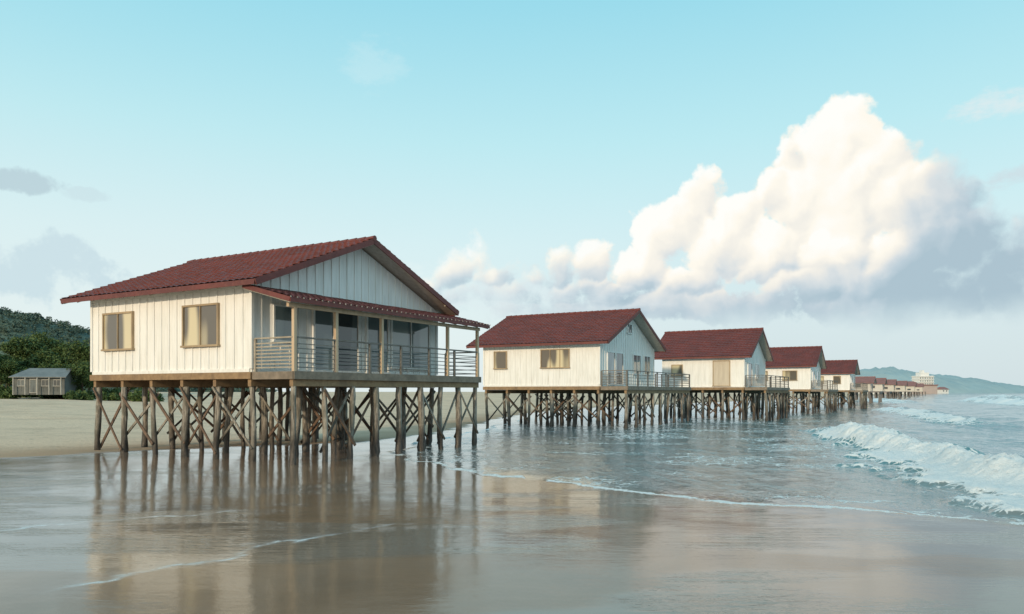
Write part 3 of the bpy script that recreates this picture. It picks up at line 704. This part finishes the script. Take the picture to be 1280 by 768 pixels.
# ------------------------------------------------------------------ light & sky
sun_el=math.radians(16); sh=Vector((-.42,-.907,0)).normalized()
sdir=Vector((sh.x*math.cos(sun_el),sh.y*math.cos(sun_el),math.sin(sun_el)))
L_=bpy.data.lights.new('sun','SUN'); L_.energy=2.4; L_.angle=math.radians(1.5); L_.color=(1.0,.80,.55)
lo=bpy.data.objects.new('sun',L_); col.objects.link(lo); lo.rotation_euler=(-sdir).to_track_quat('-Z','Y').to_euler()
w=bpy.data.worlds.new('World'); scene.world=w; w.use_nodes=True; w.node_tree.nodes.clear(); t=NT(w.node_tree)
out=t.n.new('ShaderNodeOutputWorld'); bg=t.n.new('ShaderNodeBackground'); t.l.new(bg.outputs[0],out.inputs[0])
tc=t.n.new('ShaderNodeTexCoord').outputs['Generated']; sx_,sy_,sz_=t.sep(tc)[0:3]
az=t.m('ARCTAN2',sx_,sy_); hyp=t.m('SQRT',t.m('ADD',t.m('MULTIPLY',sx_,sx_),t.m('MULTIPLY',sy_,sy_)))
el=t.m('ARCTAN2',sz_,hyp)
U=t.m('MULTIPLY',az,950.0); E=t.m('MULTIPLY',el,950.0)
def conv(px,py):
    a=math.atan2(px-640,950); e=math.atan2(490-py,math.hypot(px-640,950)); return a*950,e*950
eln=t.mr(el,0,math.pi/2)
grad=t.ramp(eln,[(0,(.76,.85,.86)),(.05,(.76,.88,.89)),(.12,(.68,.89,.92)),(.20,(.52,.85,.91)),(.30,(.34,.74,.87)),(.5,(.30,.64,.80)),(1,(.26,.52,.70))])
lf=t.ss(az,-0.7,0.5,1,0); lowf=t.ss(el,0.02,0.42,1,0)
grad=t.mix(t.m('MULTIPLY',t.m('MULTIPLY',lf,lowf),0.5),grad,(.84,.92,.91))
rf=t.m('MULTIPLY',t.ss(az,-0.1,0.35),t.ss(el,0.25,0.0)); grad=t.mix(t.m('MULTIPLY',rf,0.5),grad,(.56,.69,.75))
gl=t.m('POWER',t.m('MAXIMUM',t.v('DOT_PRODUCT',tc,tuple(sdir)),0.0),5.0); grad=t.mix(t.m('MULTIPLY',gl,0.8),grad,(1.1,.90,.62))
sky=t.n.new('ShaderNodeTexSky'); sky.sky_type='NISHITA'; sky.sun_disc=False; sky.sun_elevation=sun_el; sky.sun_rotation=math.atan2(sh.x,sh.y)
sk=t.n.new('ShaderNodeVectorMath'); sk.operation='SCALE'; t.l.new(sky.outputs[0],sk.inputs[0]); sk.inputs['Scale'].default_value=0.1
grad=t.mix(0.06,grad,sk.outputs[0])
t.dim='2D'
uv=t.comb(U,E,0.0)
wn=t.noise(uv,0.014,4,0.55,0,True); ws=t.v('SUBTRACT',wn,(.5,.5,.5)); wuv=t.v('MULTIPLY_ADD',ws,(44,44,0),uv)
lobes=[(1065,164,46,44),(1030,194,44,44),(1100,204,44,48),(1004,240,50,50),(1122,250,50,52),(1060,250,66,58),
 (880,244,36,34),(850,280,36,38),(922,274,40,36),(962,244,26,30),(898,306,56,42),(818,296,34,38),(806,338,40,30),
 (970,312,56,44),(1046,322,50,40),(1130,322,60,48),(985,200,22,22),(1075,350,46,26),(860,350,50,26),(1000,362,60,26),
 (700,332,28,24),(738,328,32,26),(668,352,20,16),(598,318,24,24),(566,338,30,26),(614,342,32,26),(543,356,26,20),(645,366,36,16),(720,362,60,18),(590,368,50,16),(772,370,36,18),
 (1180,250,52,50),(1206,300,60,54),(1160,300,55,52),(1262,318,56,50),(1310,326,60,54),(1240,366,90,50),(1390,356,70,46),
 (880,382,300,24),(1150,372,240,44)]
Lx,Ly=-.66,.75
mx=None; sw=None; swl=None
for (px,py,rx,ry) in lobes:
    cu,ce=conv(px,py); k=math.cos(math.atan2(px-640,950)); rx*=k*k; ry*=k
    V_=t.v('MULTIPLY_ADD',wuv,(1/rx,1/ry,0),(-cu/rx,-ce/ry,0)); d2=t.v('DOT_PRODUCT',V_,V_)
    sc=min(rx,ry)*0.5
    f_=t.m('MULTIPLY_ADD',d2,-sc,sc)
    big=rx>140
    w_=t.m('POWER',t.m('MAXIMUM',t.m('MULTIPLY_ADD',d2,-1.0,1.15),0.0),3.2)
    l_=t.v('DOT_PRODUCT',V_,(Lx*(.25 if big else 1),Ly*(.25 if big else 1),0))
    if big: w_=t.m('MULTIPLY',w_,0.10)
    if mx is None: mx=f_; sw=t.m('ADD',w_,0.02); swl=t.m('MULTIPLY',w_,l_)
    else: mx=t.m('MAXIMUM',mx,f_); sw=t.m('ADD',sw,w_); swl=t.m('MULTIPLY_ADD',w_,l_,swl)
macro=t.m('DIVIDE',swl,sw)
def billow(v):
    a=t.voro(v,0.024,'SMOOTH_F1',0,0.5,0.35); b=t.voro(v,0.055,'SMOOTH_F1',0,0.5,0.35)
    s_=t.m('MULTIPLY',t.m('SUBTRACT',0.5,a),13.0); return t.m('MULTIPLY_ADD',t.m('SUBTRACT',0.5,b),6.0,s_)
bl1=billow(wuv); bl2=billow(t.v('ADD',wuv,(-8,9,0)))
fine=t.noise(uv,0.09,5,0.62)
Hh=t.m('ADD',t.m('ADD',mx,bl1),t.m('MULTIPLY_ADD',fine,12.0,-6.0))
soft=t.ss(U,conv(1120,300)[0],conv(1200,300)[0],7.0,20.0)
soft=t.m('ADD',soft,t.ss(U,conv(780,300)[0],conv(640,300)[0],0.0,7.0))
alpha=t.ss(Hh,-1.0,soft)
Eb=conv(900,396)[1]; nb_=t.noise(uv,0.012,4,0.55)
basee=t.m('ADD',E,t.m('MULTIPLY_ADD',nb_,40.0,-20.0))
alpha=t.m('MULTIPLY',alpha,t.ss(basee,Eb-28,Eb+16))
alpha=t.m('MULTIPLY',alpha,t.ss(U,conv(640,0)[0]-20,conv(800,0)[0],0.85,1.0))
rel=t.m('MULTIPLY',t.m('SUBTRACT',bl1,bl2),0.015)
hgt=t.ss(basee,Eb-5,Eb+105,-0.66,0.0)
side_=t.ss(t.m('ADD',U,t.m('MULTIPLY',t.m('SUBTRACT',E,conv(1100,300)[1]),-0.2)),conv(1090,0)[0],conv(1165,0)[0],0.0,-0.58)
blob=t.m('MULTIPLY_ADD',t.noise(wuv,0.010,5,0.6),0.6,-0.30)
lit=t.m('ADD',t.m('MULTIPLY_ADD',macro,0.48,0.84),t.m('ADD',rel,t.m('ADD',hgt,t.m('ADD',side_,blob))),None,True)
ccol=t.ramp(lit,[(0,(.42,.55,.63)),(.20,(.52,.63,.70)),(.42,(.70,.75,.77)),(.62,(.88,.86,.80)),(.80,(1.0,.955,.855)),(1,(1.0,1.0,.96))])
final=t.mix(alpha,grad,ccol)
nz=t.noise(uv,0.022,4,0.6); nz2=t.noise(t.mapping(uv,(1,2.2,1)),0.02,4,0.65)
for (px,py,rx,ry,c_,op,fl_) in ((55,335,92,40,(.58,.73,.79),.8,0),(28,224,40,15,(.48,.62,.68),.8,0),(108,245,26,9,(.58,.73,.78),.5,0),
      (1245,130,60,20,(.82,.85,.85),.6,1),(1268,222,46,14,(.62,.74,.79),.85,1),(470,80,60,34,(.80,.92,.92),.2,1),(420,345,170,30,(.84,.93,.92),.4,1),(660,376,190,28,(.74,.82,.85),.4,1)):
    cu,ce=conv(px,py); V_=t.v('MULTIPLY_ADD',uv,(1/rx,1/ry,0),(-cu/rx,-ce/ry,0)); f_=t.m('SUBTRACT',1.0,t.v('DOT_PRODUCT',V_,V_))
    f_=t.m('ADD',f_,t.m('MULTIPLY_ADD',nz2 if fl_ else nz,3.2,-1.75)); a_=t.m('MULTIPLY',t.ss(f_,0.0,1.2 if fl_ else .7),op)
    final=t.mix(a_,final,c_)
t.l.new(final,bg.inputs[0]); bg.inputs[1].default_value=1.0
# ------------------------------------------------------------------ camera
cam=bpy.data.cameras.new('camera'); co=bpy.data.objects.new('camera',cam); col.objects.link(co)
co.location=(0,0,H); co.rotation_euler=(math.pi/2,0,0); cam.sensor_width=36; cam.lens=F/1280*36; cam.shift_y=106/1280; cam.clip_end=20000; cam.clip_start=.1
scene.camera=co
scene.view_settings.view_transform='Standard'; scene.view_settings.look='None'; scene.view_settings.exposure=0
